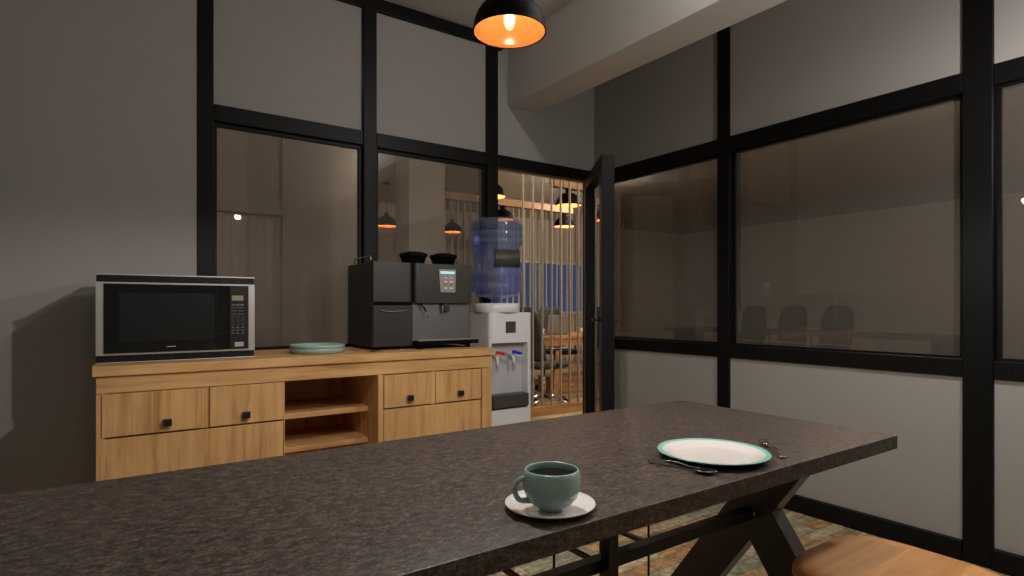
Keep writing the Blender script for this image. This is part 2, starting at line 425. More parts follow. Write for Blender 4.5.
for a, b, w in ((MA[0][1], MA[1][0], 'left pane of the back glazing above the stacked plates'), (MA[1][1], MA[2][0], 'right pane of the back glazing behind the coffee machine')):
    o = window(MB().box(a+.001, b-.001, YA+.04, YA+.048, .874, 2.033), GLASS, 'brownish glass, ' + w)
    f = MB(); y0 = YA+.025
    f.box(a+.001, a+.018, y0, y0+.035, .8745, 2.0325); f.box(b-.018, b-.001, y0, y0+.035, .8745, 2.0325)
    f.box(a+.018, b-.018, y0, y0+.035, 2.015, 2.0325); f.box(a+.018, b-.018, y0, y0+.035, .8745, .89)
    f.build('window_bead', FRAME, o)
# ceiling beam of the kitchen
trim(MB().box(2.265, 2.514, YC, YW, 2.475, CH), CEIL, 'deep pale ceiling beam running towards the back wall', 'beam', .004)
# open door leaf
LW, TH = .755, .078
ddir = Vector((-.42, -.633, 0)).normalized()
dn = Vector((-ddir.y, ddir.x, 0))           # thickness towards +x
if dn.x < 0: dn = -dn
d = thing('door_1', 'black framed glass door standing open beside the water cooler', 'door', (2.895, 3.235, 0)); d['kind'] = 'structure'
def dm(u0, u1, z0, z1, t0=0, t1=TH):
    Mx = Matrix(((ddir.x, dn.x, 0, 0), (ddir.y, dn.y, 0, 0), (0, 0, 1, 0), (0, 0, 0, 1)))
    return dict(x0=u0, x1=u1, y0=t0, y1=t1, z0=z0, z1=z1, M=Mx)
db = MB()
db.box(**dm(0, .085, .01, 2.03)); db.box(**dm(LW-.085, LW, .01, 2.03))
db.box(**dm(.085, LW-.085, 1.95, 2.03)); db.box(**dm(.085, LW-.085, .01, .10))
db.build('door_frame', DOORM, d, bevel=.002)
gb = MB(); gb.box(**dm(.085, LW-.085, .10, 1.95, .035, .041)); gb.build('door_glass', CGLASS, d)
hb = MB()
Mx = dm(0, 1, 0, 1)['M']
for sgn in (-1, 1):
    t = -.035 if sgn < 0 else TH+.035
    e = 0 if sgn < 0 else TH
    hb.tube([Mx @ Vector(p) for p in ((LW-.05, e, 1.02), (LW-.05, t, 1.02), (LW-.13, t, 1.02))], .008, 10)
hb.build('door_handle', BLACK, d)

# ------------------------------------------------------------------ pendants
PZ, PR = 2.27, .15
def dome(r0, z0, h):
    return [(r0*cos(a), z0 + h*sin(a)) for a in [i*pi/2/14 for i in range(15)]]
def make_pendant(label, x, y, group, full=True, top=CH, PZ=2.27, PR=.15):
    t = thing('pendant_lamp', label, 'pendant lamp', (x, y, PZ), 0, group); q = PR/.15
    sh = [(PR*cos(a), .003 + PR*sin(a)) for a in [radians(i*78/14) for i in range(15)]]
    inn = [((PR-.003)*cos(a), .001 + (PR-.003)*sin(a)) for a in [radians(i*78/14) for i in range(15)]]
    MB().lathe([(PR-.002, 0), (PR+.002, 0)] + sh + [(.0, sh[-1][1]+.002)]).build('lamp_shade', MATTE, t)
    MB().lathe([(PR-.002, 0.0005)] + inn + [(.0, inn[-1][1])]).build('shade_lining', COPPER, t)
    sc = lambda P: [(r*q, z*q) for r, z in P]
    MB().lathe(sc([(0, .145), (.032, .145), (.034, .15), (.034, .185), (.02, .2), (0, .2)]), n=24).build('socket_cap', MATTE, t)
    b = MB().lathe(sc([(.016, .143), (.017, .12), (.022, .095), (.025, .068), (.024, .040), (.018, .020), (.008, .010), (.0, .008)]), n=24).build('bulb', BULB, t)
    f = MB()
    for k in range(8):
        a = 2*pi*k/8
        f.tube([(.010*q*cos(a), .010*q*sin(a), .115*q), (.014*q*cos(a), .014*q*sin(a), .035*q)], .0012*q, 5)
    f.build('filament', FIL, b)
    MB().lathe(sc([(0, .12), (.015, .12), (.015, .148), (0, .148)]), n=20).build('bulb_socket', MATTE, t)
    MB().tube([(0, 0, .19*q), (0, 0, top-PZ)], .0035, 8).build('cord', MATTE, t)
    if top == CH:
        MB().lathe([(0, CH-PZ-.022), (.05, CH-PZ-.022), (.055, CH-PZ-.001), (0, CH-PZ-.001)], n=28).build('ceiling_rose', MATTE, t)
    return t
LIGHTS = []
def lamp_light(x, y, z, e, col=(1, .86, .70), r=.03):
    L = bpy.data.lights.new('bulb_or_fill_light', 'POINT'); L.energy = e; L.color = col; L.shadow_soft_size = r
    o = bpy.data.objects.new('bulb_or_fill_light', L); COL.objects.link(o); o.location = (x, y, z); return o
KE = 38
TPX, TPY = .902, 1.308
p1 = make_pendant('black dome pendant with glowing orange inside at the top of the photo', TPX, TPY, 'kitchen pendants', PZ=1.846, PR=.0985)
lamp_light(TPX, TPY, 1.846+.03, .5, (1, .88, .74), .012)
sl = bpy.data.lights.new('bulb_downlight', 'SPOT'); sl.energy = KE; sl.color = (1, .94, .87); sl.shadow_soft_size = .02; sl.spot_size = radians(168); sl.spot_blend = .2
so = bpy.data.objects.new('bulb_downlight', sl); COL.objects.link(so); so.location = (TPX, TPY, 1.846-.001)
# round ceiling lamp near the back wall; the opal lamps below are added fill, out of view
def round_lamp(x, y, label, e):
    t = thing('ceiling_light', label, 'ceiling light', (x, y, CH), 0, 'round ceiling lights')
    MB().lathe([(.105, -.001), (.105, -.018), (.095, -.022), (.088, -.022), (.088, -.012)], n=40).build('trim_ring', CEIL, t)
    MB().lathe([(0, -.013), (.088, -.013), (.088, -.003), (0, -.003)], n=40).build('diffuser', mat('lamp_diffuser', (.4, .39, .38, 1), .5, emit=e), t)
    return t
OPAL = mat('opal_glass', (.8, .8, .78, 1), .4, emit=1.5, ecol=(1, .92, .82, 1))  # glowing cover of the added fill lamps
def globe(x, y, label, e, col=(1, .96, .92), g='added fill lamps', tint=None):  # lamp added only for its light, kept out of view
    t = thing('fill_lamp', label, 'fill lamp', (x, y, CH), 0, g)
    MB().lathe([(0, -.012), (.13, -.012), (.135, -.001), (0, -.001)], n=40).build('lamp_base', WTRIM, t)
    MB().lathe([(.10, -.0125), (.115, -.03), (.11, -.05), (.08, -.064), (.04, -.07), (0, -.072)], n=40).build('opal_diffuser', OPAL, t)
    lamp_light(x, y, CH-.085, e, col, .03)
gl = thing('fill_globe', 'added opal lamp out of view under the beam, lighting its underside', 'fill lamp', (2.39, .30, 2.475))  # added lamp, unseen; brightens the underside of the beam
MB().tube([(0, 0, -.001), (0, 0, -.42)], .004, 8).build('cord', BLACK, gl)
MB().lathe([(0, -.415), (.06, -.425), (.075, -.45), (.07, -.485)], n=32).build('lamp_cap', OPAL, gl)
lamp_light(2.39, .30, 2.475-.53, 36, (1, .96, .92), .06)
globe(.35, -.75, 'added opal fill lamp out of view behind the camera', 9)  # added fill light for the beam face and ceiling
globe(1.95, .92, 'added opal fill lamp out of view beside the beam over the table end', 34)  # added unseen lamp, brightens the left face of the beam
round_lamp(1.60, 2.90, 'flat round ceiling light close to the back rail, barely in the photo', 0.0)

# ------------------------------------------------------------------ table
TX0, TX1, TY0, TY1, TZ = -.40, 1.775, .709, 1.442, .75
table = thing('dining_table', 'long dark stone-topped table on black crossed steel legs', 'table', ((TX0+TX1)/2, (TY0+TY1)/2, 0))
tc = Vector(table.location)
MB().box(TX0-tc.x, TX1-tc.x, TY0-tc.y, TY1-tc.y, TZ-.036, TZ).build('tabletop', STONE, table, bevel=.0015)
def xleg(x):
    m = MB(); zc, w, sl, t = .48, .15, 1.42, .06
    top = TZ-.037; 
    for sg in (1, -1):
        yb = sg*(zc-0)/sl; yt = -sg*(top-zc)/sl
        poly = [(yb-w/2, 0), (yb+w/2, 0), (yt+w/2, top), (yt-w/2, top)]
        Mx = Matrix(((0, 0, 1, x), (1, 0, 0, 0), (0, 1, 0, 0), (0, 0, 0, 1)))
        m.prism(poly, -t/2+(.0006 if sg > 0 else 0), t/2, Mx)
    return m
for x in (1.68-tc.x, -.28-tc.x):
    lg = xleg(x).build('leg', LEGM, table, bevel=.003)
    bb = MB()
    for dy, bz in ((.030, .434), (-.011, .459)):
        bb.lathe([(0, 0), (.011, 0), (.011, .004), (.006, .006), (0, .006)], n=16, M=Matrix.Translation((x+(-.031 if x > 0 else .031), dy, bz)) @ Matrix.Rotation(radians(-90 if x > 0 else 90), 4, 'Y'))
    bb.build('bolt', STEEL, lg)
MB().box(-.28+.03-tc.x, 1.65-tc.x, -.018, .018, .445, .475).build('stretcher', BLACK, table, bevel=.002)
MB().box(1.0-tc.x, 1.032-tc.x, -.05, -.019, 0, TZ-.037).build('leg', BLACK, table, bevel=.002)
MB().box(TX0+.15-tc.x, TX1-.06-tc.x, -.17, .17, TZ-.043, TZ-.0365).build('under_plate', BLACK, table)

# bench on the far side of the table
bx0, bx1, by0, by1 = .60, 1.392, 1.25, 1.466
bench = thing('bench', 'low wooden bench with thin black rod legs tucked under the far side of the table', 'bench', ((bx0+bx1)/2, (by0+by1)/2, 0))
bc = Vector(bench.location)
MB().box(bx0-bc.x, bx1+.01-bc.x, by0-.005-bc.y, by1+.03-bc.y, .43, .455).build('seat', PLY, bench, bevel=.004)
for lx in (.62, 1.01, 1.387):
    for ly in (by0, by1):
        MB().tube([(lx-bc.x, ly-bc.y, 0), (lx-bc.x, ly-bc.y, .43)], .0036, 8).build('leg', BLACK, bench)
for lx in (.70, .92, 1.163, 1.385):
    MB().box(lx-.007-bc.x, lx+.007-bc.x, by0-.008-bc.y, by1-bc.y, .359, .371).build('crossbar', BLACK, bench)
MB().tube([(bx0+.01-bc.x, by1-bc.y, .365), (bx1-.005-bc.x, by1-bc.y, .365)], .004, 8).build('rail', BLACK, bench)

# near stool
def superpt(a, p):
    ca, sa = cos(a), sin(a); q = (abs(ca)**p+abs(sa)**p)**(-1/p); return ca*q, sa*q
def make_stool(label, loc, rz=0):
    t = thing('stool', label, 'stool', loc, rz)
    prof = [(0, .452), (.10, .452), (.16, .4535), (.19, .452), (.203, .446), (.210, .434), (.211, .42), (.207, .408), (.198, .40), (.17, .397), (0, .397)]
    MB().lathe(prof, n=72, power=3.6).build('seat', PLY, t)
    for sx in (-1, 1):
        for sy in (-1, 1):
            MB().tube([(sx*.185, sy*.185, 0), (sx*.15, sy*.15, .397)], .009, 10).build('leg', BLACK, t)
    r = MB()
    z = .16; e = .185-.035*z/.397
    for A, B in (((-e, -e), (e, -e)), ((e, -e), (e, e)), ((e, e), (-e, e)), ((-e, e), (-e, -e))):
        r.tube([(A[0], A[1], z), (B[0], B[1], z)], .006, 8)
    r.build('footrest', BLACK, t)
    return t
make_stool('square rounded wooden stool pushed under the near right end of the table', (1.606, .636, 0), 0)

# ------------------------------------------------------------------ crockery on the table
def saucer_prof(R, h):
    return [(0, .0035), (R*.45, .0035), (R*.52, .0045), (R*.75, h*.55), (R, h), (R+.0012, h-.0008), (R, h-.003), (R*.75, h*.55-.003), (R*.45, .0), (0, .0)]
MC = (.638, .803)
sa = MB().lathe(saucer_prof(.0775, .012), n=64).build('saucer', WHITEC, loc=(MC[0]-.003, MC[1]-.006, TZ+.0003))
tag(sa, 'round white saucer under the teal coffee cup', 'saucer')
cup = thing('coffee_cup', 'teal ceramic cup of black coffee on the white saucer', 'cup', (MC[0]-.010, MC[1]-.019, TZ+.0042), 0); cup.scale = (.985, .985, 1.06)
cp = [(0, .0), (.0205, .0), (.022, .002), (.0235, .005), (.0355, .011), (.0450, .022), (.0500, .035), (.0508, .048), (.0495, .058), (.0470, .0645), (.0455, .0655), (.0440, .0642), (.0452, .057), (.0465, .048), (.0445, .037), (.038, .023), (.02, .008), (0, .006)]
MB().lathe(cp, n=72).build('cup_body', TEAL, cup)
ha = radians(158)                       # handle towards the left of the photo
hp = []
for i in range(15):
    a = radians(98 - i*196/14)
    r_ = .0605 + .0165*cos(a) if cos(a) > 0 else .0605 + .012*cos(a)
    hp.append(((r_-.012)*1.0, .0335+.0185*sin(a)))
pts = [(.0475, .0525)] + [(.051+.0140*cos(radians(80-i*160/12)), .0345+.0175*sin(radians(80-i*160/12))) for i in range(13)] + [(.036, .0165)]
MB().tube([(r*cos(ha), r*sin(ha), z) for r, z in pts], [.0052]+[.0046]*13+[.0052], 12).build('handle', TEAL, cup)
MB().lathe([(0, .0545), (.0452, .0545), (.0448, .0525), (0, .0525)], n=64).build('coffee', COFFEE, cup)

pl = MB()
R = .1245
pp = [(0, .006), (.075, .006), (.085, .0068), (.100, .0115), (.1135, .0152)]
rim = [(.1135, .0152), (.120, .0162), (R, .0172), (R+.001, .0162), (R, .0145)]
under = [(R, .0145), (.11, .011), (.09, .003), (.08, 0), (0, 0)]
pl.mi = 0; pl.lathe(pp, n=80); pl.mi = 1; pl.lathe(rim, n=80); pl.lathe(under, n=80)
o = pl.build('dinner_plate', [WHITEC, TEALR], loc=(1.160, .850, TZ+.0003))
tag(o, 'white dinner plate with turquoise rim on the dark table', 'plate')

def spoon_mb(L=.155):
    """lies along +x, bowl at +x end"""
    m = MB()
    # bowl
    rows = []
    for i in range(13):
        u = i/12; x = L-.048 + .048*u
        w = .0200*math.sqrt(max(0, 1-(2*u-1)**2))*(1.05-.12*u)+.0004
        rows.append([(x, w*s, .0075 - .0055*(1-s*s)*math.sqrt(max(0, 1-(2*u-1)**2)) ) for s in [-1, -.75, -.5, -.25, 0, .25, .5, .75, 1]])
    m.grid(rows)
    hs = []
    for i in range(15):
        u = i/14; x = (L-.046)*u
        w = .0085-.006*min(1, u*1.6) if u < .6 else .0028
        z = .0035 + .011*(sin(pi*min(1, u))**2)*.55 + .004*u
        hs.append((x, w, z))
    rows = [[(x, w*s, z) for s in (-1, -.5, 0, .5, 1)] for x, w, z in hs]
    m.grid(rows)
    return m
def fork_mb(L=.165):
    m = MB()
    hs = []
    for i in range(15):
        u = i/14; x = (L-.055)*u
        w = .0085-.006*min(1, u*1.6) if u < .6 else .0028
        hs.append((x, w, .0035+.010*(sin(pi*u)**2)*.5+.003*u))
    m.grid([[(x, w*s, z) for s in (-1, -.5, 0, .5, 1)] for x, w, z in hs])
    rows = []
    for i in range(8):
        u = i/7; w = .0028+.0085*(sin(u*pi/2))
        rows.append([(L-.055+.022*u, w*s, .0065-.0035*u*(1-.3*s*s)) for s in (-1, -.5, 0, .5, 1)])
    m.grid(rows)
    for k in range(4):
        y = -.0098+k*.0065
        m.grid([[(L-.033+.033*q, y-.0014*(1-.4*q), .003+.005*q*q), (L-.033+.033*q, y+.0014*(1-.4*q), .003+.005*q*q)] for q in (0, .25, .5, .75, 1)])
    return m
def lay(mb, name, a, b, z, label):
    o = mb.build(name, CUTL, loc=(a[0], a[1], z), rz=math.atan2(b[1]-a[1], b[0]-a[0]), solid=.0016)
    return tag(o, label, name)
lay(spoon_mb(), 'spoon', (1.007, .906), (1.0426, .756), TZ+.001, 'steel spoon lying left of the dinner plate')
lay(fork_mb(), 'fork', (1.283, .748), (1.3885, .869), TZ+.001, 'steel fork lying right of the dinner plate')

# ------------------------------------------------------------------ sideboard
SX0, SX1, SY0, SY1, SZ = -.04, 1.744, 2.68, 3.245, .876
sb = thing('sideboard', 'long oak sideboard with drawers and open shelves against the back wall', 'sideboard', ((SX0+SX1)/2, (SY0+SY1)/2, 0))
c = Vector(sb.location)
def sbox(m, x0, x1, y0, y1, z0, z1): return m.box(x0-c.x, x1-c.x, y0-c.y, y1-c.y, z0, z1)
sbox(MB(), SX0, SX1, SY0, SY1, SZ-.038, SZ).build('worktop', OAKX, sb, bevel=.002)
# carcass
FY = SY0+.012; zt = SZ-.039
cx = [(-.02, .645), (.645, 1.090), (1.090, 1.730)]
m = MB()
sbox(m, SX0+.012, SX1-.008, SY0+.012, SY0+.04, zt-.065, zt)        # apron
m.build('apron', OAKX, sb, bevel=.002)
m = MB()
for x0, x1 in ((SX0+.012, SX0+.04), (.6475, .652), (1.086, 1.112), (1.690, 1.736)):
    sbox(m, x0, x1, FY+.002, SY1-.02, .0, zt-.066 if x0 > 0 else zt-.066)
sbox(m, SX0+.04, 1.69, SY1-.02, SY1-.005, 0, zt)
sbox(m, 1.0865, 1.7355, SY0+.040, SY1-.02, zt-.066, zt-.001)
sbox(m, .6475, .652, SY0+.04, SY1-.02, zt-.066, zt-.001); sbox(m, SX0+.012, SX0+.04, SY0+.04, SY1-.02, zt-.066, zt-.001)
sbox(m, .630, .6475, SY0+.05, SY1-.02, 0, zt-.066)
m.build('carcass', OAKZ, sb, bevel=.0015)
for z, bk in ((.604, 0), (.447, 0)):
    sbox(MB(), .653, 1.0855, FY+.135, SY1-.021, z-.026, z).build('shelf', OAKX, sb, bevel=.002)
m = MB(); sbox(m, .653, 1.085, FY+.02, SY1-.021, .06, .085); m.build('bottom_shelf', OAKX, sb)
TDZ = zt-.066
def knob(parent, x, z, y):
    m = MB(); sbox(m, x-.0145, x+.0145, y-.022, y-.004, z-.0135, z+.0135); m.box(x-.006-c.x, x+.006-c.x, y-.005-c.y, y+.002-c.y, z-.006, z+.006)
    m.build('knob', BLACK, parent, bevel=.001)
def front(name, x0, x1, z0, z1, dy, kx=None, kz=None):
    m = MB(); sbox(m, x0, x1, FY+.006-dy, FY+.03, z0, z1)
    o = m.build(name, OAKZ, sb, bevel=.0015)
    if kx: knob(o, kx, kz, FY+.006-dy)
    return o
zb = .606
# right section: two drawers and a wide one
front('drawer', 1.116, 1.366, zb, TDZ-.004, .006, 1.250, .647)
front('drawer', 1.397, 1.670, zb, TDZ-.004, .006, 1.538, .647)
front('drawer_front', 1.116, 1.670, .38, zb-.008, .0)
front('drawer_front', 1.116, 1.670, .10, .37, .0)
front('divider', 1.368, 1.395, zb-.004, TDZ-.002, .002)
front('stile', 1.674, 1.7355, .0, TDZ-.002, .009)
# left section
front('drawer', .354, .646, zb, TDZ-.002, .010, .492, .643)
front('drawer', -.01, .322, zb, TDZ-.002, .010, .203, .643)
front('divider', .3235, .3525, zb-.004, TDZ-.001, .0)
front('drawer_front', -.01, .646, .36, zb-.008, .003)
front('drawer_front', -.01, .646, .10, .352, .003)
front('plinth', .0, 1.69, .0, .055, -.02)

# ------------------------------------------------------------------ microwave
MX0, MX1, MY, MZ0, MZ1 = -.03, .546, 2.785, SZ+.001, 1.232
mw = thing('microwave', 'black glass microwave with steel trim on the left of the sideboard', 'microwave', ((MX0+MX1)/2, MY+.17, SZ))
c2 = Vector(mw.location)
def mbx(m, x0, x1, y0, y1, z0, z1, bev=0): return m.box(x0-c2.x, x1-c2.x, y0-c2.y, y1-c2.y, z0-c2.z, z1-c2.z, bev)
mbx(MB(), MX0+.004, MX1-.004, MY+.012, MY+.36, MZ0+.004, MZ1-.003).build('body', SATIN, mw, bevel=.003)
m = MB()
mbx(m, MX0, MX1, MY, MY+.012, MZ1-.006, MZ1); mbx(m, MX0, MX1, MY, MY+.012, MZ1-.040, MZ1-.033)
mbx(m, MX0, MX1, MY, MY+.012, MZ0, MZ0+.005); mbx(m, MX0, MX1, MY, MY+.012, MZ0+.032, MZ0+.040)
mbx(m, MX1-.026, MX1, MY, MY+.012, MZ0+.04, MZ1-.04); mbx(m, MX0, MX0+.026, MY, MY+.012, MZ0+.04, MZ1-.04)
m.build('trim_frame', STEEL, mw, bevel=.001)
VG = mat('vent_grey', (.05, .05, .05, 1), .4)
for z0, z1 in ((MZ1-.033, MZ1-.006), (MZ0+.005, MZ0+.032)):
    h = (z1-z0); m = MB(); m.mi = 0
    mbx(m, MX0+.002, MX1-.002, MY+.0085, MY+.0118, z0+.0005, z1-.0005)
    for k in range(3):
        mbx(m, MX0+.004, MX1-.004, MY+.003, MY+.009, z0+h*(k+.18)/3, z0+h*(k+.7)/3)
    m.mi = 1
    for k in range(1, 9):
        x = MX0+(MX1-MX0)*k/9
        mbx(m, x-.001, x+.001, MY+.001, MY+.009, z0+.0003, z1-.0003)
    m.build('vent_grille', [SATIN, VG], mw)
PX0 = .4435
door = mbx(MB(), MX0+.0265, PX0-.0015, MY-.006, MY+.012, MZ0+.0405, MZ1-.0405).build('door', MWGLASS, mw, bevel=.002)
mbx(MB(), MX0+.075, .385, MY-.0064, MY-.004, MZ0+.085, MZ1-.075).build('door_window', mat('door_mesh', (.012, .012, .012, 1), .25), door)
mm = MB()
for k in range(8):
    x = .2075+k*.0042; mbx(mm, x, x+.0030, MY-.0068, MY-.0055, MZ0+.059, MZ0+.0625)
mm.build('brand_mark', MARK2, door)
mm = MB(); mbx(mm, .392, .3935, MY-.0064, MY-.0055, MZ0+.11, MZ1-.05); mbx(mm, .392, .43, MY-.0064, MY-.0055, MZ0+.1085, MZ0+.11)
mm.build('door_seam', MWPANEL, door)
pn = mbx(MB(), PX0, MX1-.0265, MY-.004, MY+.012, MZ0+.0405, MZ1-.0405).build('control_panel', MWPANEL, mw, bevel=.001)
mbx(MB(), .4525, .4985, MY-.0052, MY-.0035, 1.128, 1.150).build('display', LCD, pn)
b_ = MB()
z = 1.110
for i, x in enumerate((.452, .470, .4865)): mbx(b_, x+(.002 if i == 0 else 0), x+.013, MY-.0052, MY-.0035, z-.0035, z+.002)
for z in (1.097, 1.083, 1.069):
    for k in range(5):
        for x in (.4505, .4775): mbx(b_, x+k*.0045, x+.0035+k*.0045, MY-.0050, MY-.0035, z-.0012, z+.0012)
for r in range(4):
    for k, x in enumerate((.4565, .4765, .4955)):
        z = 1.055-r*.0145
        if r == 3 and k != 1: continue
        # ring digits
        b_.lathe([(.0042, 0), (.0050, 0), (.0050, .001), (.0042, .001), (.0042, 0)], n=14, M=Matrix.Translation((x-c2.x, MY-.0040-c2.y, z-c2.z)) @ Matrix.Rotation(radians(90), 4, 'X'))
for r in range(3):
    for x in (.4505, .470, .490):
        z = 1.011-r*.0125
        mbx(b_, x, x+.011, MY-.0050, MY-.0035, z-.0018, z+.0015)
b_.build('button', MARK, pn)
mbx(MB(), .4635, .4995, MY-.007, MY-.0035, .9275, .947).build('open_button', STEEL, pn, bevel=.001)
for x in (MX0+.04, MX1-.04):
    for y in (MY+.04, MY+.32): MB().lathe([(0, 0), (.012, 0), (.012, .009), (0, .009)], c=(x-c2.x, y-c2.y, 0), n=16).build('foot', SATIN, mw)

# ------------------------------------------------------------------ teal plates + cutlery on the sideboard
o = None
for k in range(2):
    m = MB(); R = .133-.002*k
    m.lathe([(0, .004), (.112, .004), (.122, .008), (R-.004, .0235), (R-.002, .0245), (R, .0235), (R-.003, .012), (R-.008, .003), (R-.014, 0), (0, 0)], n=64)
    o = m.build('teal_plate', TEALP, loc=(.857+.002*k, 2.905+.003*k, SZ+.0003+k*.0162))
    tag(o, ['teal plate at the bottom of the pair on the sideboard', 'teal plate on top of the pair on the sideboard'][k], 'plate', 'teal plates')
lay(spoon_mb(.15), 'spoon', (1.02, 2.872), (1.105, 2.745), SZ+.001, 'steel spoon lying on the sideboard beside the teal plates')
lay(fork_mb(.15), 'fork', (1.045, 2.885), (1.14, 2.79), SZ+.001, 'steel fork lying on the sideboard just in front of the coffee machine')

# ------------------------------------------------------------------ coffee machine
CX0, CX1, CY, CZ0, CZ1 = 1.124, 1.712, 2.86, SZ+.016, 1.335
cm = thing('coffee_machine', 'dark brushed steel double coffee machine on the sideboard', 'coffee machine', ((CX0+CX1)/2, CY+.19, SZ))
c3 = Vector(cm.location)
def cbx(m, x0, x1, y0, y1, z0, z1, bev=0): return m.box(x0-c3.x, x1-c3.x, y0-c3.y, y1-c3.y, z0-c3.z, z1-c3.z, bev)
XM = 1.352
m = MB()
cbx(m, CX0, XM-.004, CY+.012, CY+.375, CZ0, CZ1-.002)
cbx(m, XM-.003, CX1-.002, CY+.037, CY+.37, CZ0, CZ1-.012)
m.build('body', DSTEEL, cm, bevel=.003)
def bulge(x0, x1, z0, z1, rl, rr, yb):
    """front module with rounded upright edges"""
    poly = [(x0, yb)]
    def arc(cx, cy, r, a0, a1):
        return [(cx+r*cos(radians(a0+(a1-a0)*i/8)), cy+r*sin(radians(a0+(a1-a0)*i/8))) for i in range(9)]
    poly += arc(x0+rl, CY+rl, rl, 180, 270)
    poly += arc(x1-rr, CY+rr, rr, 270, 360)
    poly += [(x1, yb)]
    m = MB(); m.prism([(p[0]-c3.x, p[1]-c3.y) for p in poly], z0-c3.z, z1-c3.z, smooth=False)
    return m
o = bulge(CX0+.0005, XM-.004, 1.128, CZ1, .006, .022, CY+.03).build('front_module', DSTEEL, cm)
o = bulge(XM+.004, CX1, 1.122, CZ1-.0, .024, .006, CY+.036).build('front_module', DSTEEL, cm)
cbx(MB(), XM+.004, CX1-.0025, CY+.037, CY+.36, CZ1-.012, CZ1).build('top_cover', DSTEEL, cm)
cbx(MB(), CX0+.006, XM-.006, CY+.008, CY+.05, 1.1075, 1.127).build('module_gap', MATTE, cm)
g = cbx(MB(), CX0+.002, XM-.006, CY-.001, CY+.0118, CZ0+.002, 1.107).build('grounds_drawer', DSTEEL, cm, bevel=.002)
gp = MB()
pts = []
for i in range(13):
    u = i/12; pts.append((CX0+.03+.16*u-c3.x, CY-.006-c3.y, 1.088-.012*sin(pi*u)**.6-c3.z))
gp.tube(pts, .0032, 8); gp.build('handle', PSTEEL, g)
cbx(MB(), XM-.003, CX1-.0015, CY+.030, CY+.0365, CZ0+.02, 1.1215).build('splash_panel', PSTEEL, cm)
tr = cbx(MB(), XM-.003, CX1+.012, CY-.055, CY+.029, SZ+.022, SZ+.044).build('drip_tray', MATTE, cm, bevel=.004)
m = MB()
for k in range(24):
    x = XM+.012+k*.0143; cbx(m, x, x+.006, CY-.045, CY+.020, SZ+.0442, SZ+.0468)
cbx(m, XM+.004, CX1+.005, CY-.05, CY-.043, SZ+.0442, SZ+.0472); cbx(m, XM+.004, CX1+.005, CY+.020, CY+.026, SZ+.0442, SZ+.0472)
m.build('drip_grate', STEEL, tr)
m = MB()
for x, y in ((CX0+.03, CY+.04), (CX0+.03, CY+.33), (XM+.03, CY-.02), (CX1-.04, CY-.02), (CX1-.04, CY+.33), (XM-.03, CY+.04)):
    MB().lathe([(0, 0), (.015, 0), (.015, .0235 if y < CY else .0165), (0, .0235 if y < CY else .0165)], c=(x-c3.x, y-c3.y, 0), n=16).build('foot', MATTE, cm)
# display
dx0 = 1.513; 
dsp = MB(); 
Ms = Matrix.Translation((dx0-c3.x, CY-.0005-c3.y, 1.1805-c3.z)) @ Matrix.Rotation(radians(0), 4, 'X')
dsp.prism([(-.003, 0), (.089, 0), (.092, .126), (-.012, .126)], -.003, .003, M=Matrix.Translation((dx0-c3.x, CY-.002-c3.y, 1.181-c3.z)) @ Matrix.Rotation(radians(90), 4, 'X'))
dsp = dsp.build('display', SCREENG, cm)
cbx(MB(), dx0-.004, dx0+.083, CY-.0065, CY-.004, 1.283, 1.296).build('display_bar', SCREENB, dsp)
for r, z in enumerate((1.262, 1.238, 1.203)):
    for x in (dx0+.018, dx0+.052): cbx(MB(), x, x+.020, CY-.0065, CY-.004, z-.002, z+(.005 if r else .002)).build('display_key', WHITEC, dsp)
REDK = mat('display_red', (.25, .05, .06, 1), .4)
for x in (dx0+.018, dx0+.052): cbx(MB(), x, x+.020, CY-.0065, CY-.004, 1.222, 1.227).build('display_key', REDK, dsp)
# spout and steam wand
m = MB(); cbx(m, 1.540, 1.572, CY+.003, CY+.0295, 1.075, 1.1218); m.build('spout', DSTEEL, cm, bevel=.003)
m = MB(); m.tube([(1.532-c3.x, CY+.012-c3.y, 1.1218-c3.z), (1.532-c3.x, CY+.012-c3.y, 1.065-c3.z)], .0055, 12); m.build('spout_tube', CHROME, cm)
m = MB(); m.tube([(1.398-c3.x, CY+.014-c3.y, 1.1218-c3.z), (1.404-c3.x, CY+.01-c3.y, 1.105-c3.z), (1.420-c3.x, CY+.006-c3.y, 1.092-c3.z), (1.426-c3.x, CY+.004-c3.y, 1.075-c3.z)], .0045, 10)
sw = m.build('steam_wand', MATTE, cm)
m = MB(); m.tube([(1.426-c3.x, CY+.004-c3.y, 1.075-c3.z), (1.438-c3.x, CY+.002-c3.y, 1.042-c3.z)], .0035, 10); m.build('wand_tip', CHROME, sw)
# hoppers
for hx in (1.396, 1.582):
    MB().lathe([(0, 0), (.048, 0), (.052, .004), (.060, .034), (.062, .038), (.066, .040), (.068, .045), (.067, .056), (.062, .060), (.042, .063), (.038, .068), (0, .069)], n=40, power=4).build('bean_hopper', MATTE, cm, loc=(hx-c3.x, CY+.10-c3.y, CZ1+.0005-c3.z))
# cup rails
for x0, x1 in ((CX0+.012, CX0+.03), (CX1-.05, CX1-.03)):
    m = MB(); y0, y1 = CY+.06, CY+.30; zz = CZ1-c3.z
    xa = x0-c3.x
    m.tube([(xa, y0-c3.y, zz), (xa, y0-c3.y, zz+.026), (xa, y0+.008-c3.y, zz+.031), (xa, y1-.008-c3.y, zz+.031), (xa, y1-c3.y, zz+.026), (xa, y1-c3.y, zz)], .004, 8)
    m.build('cup_rail', CHROME, cm)

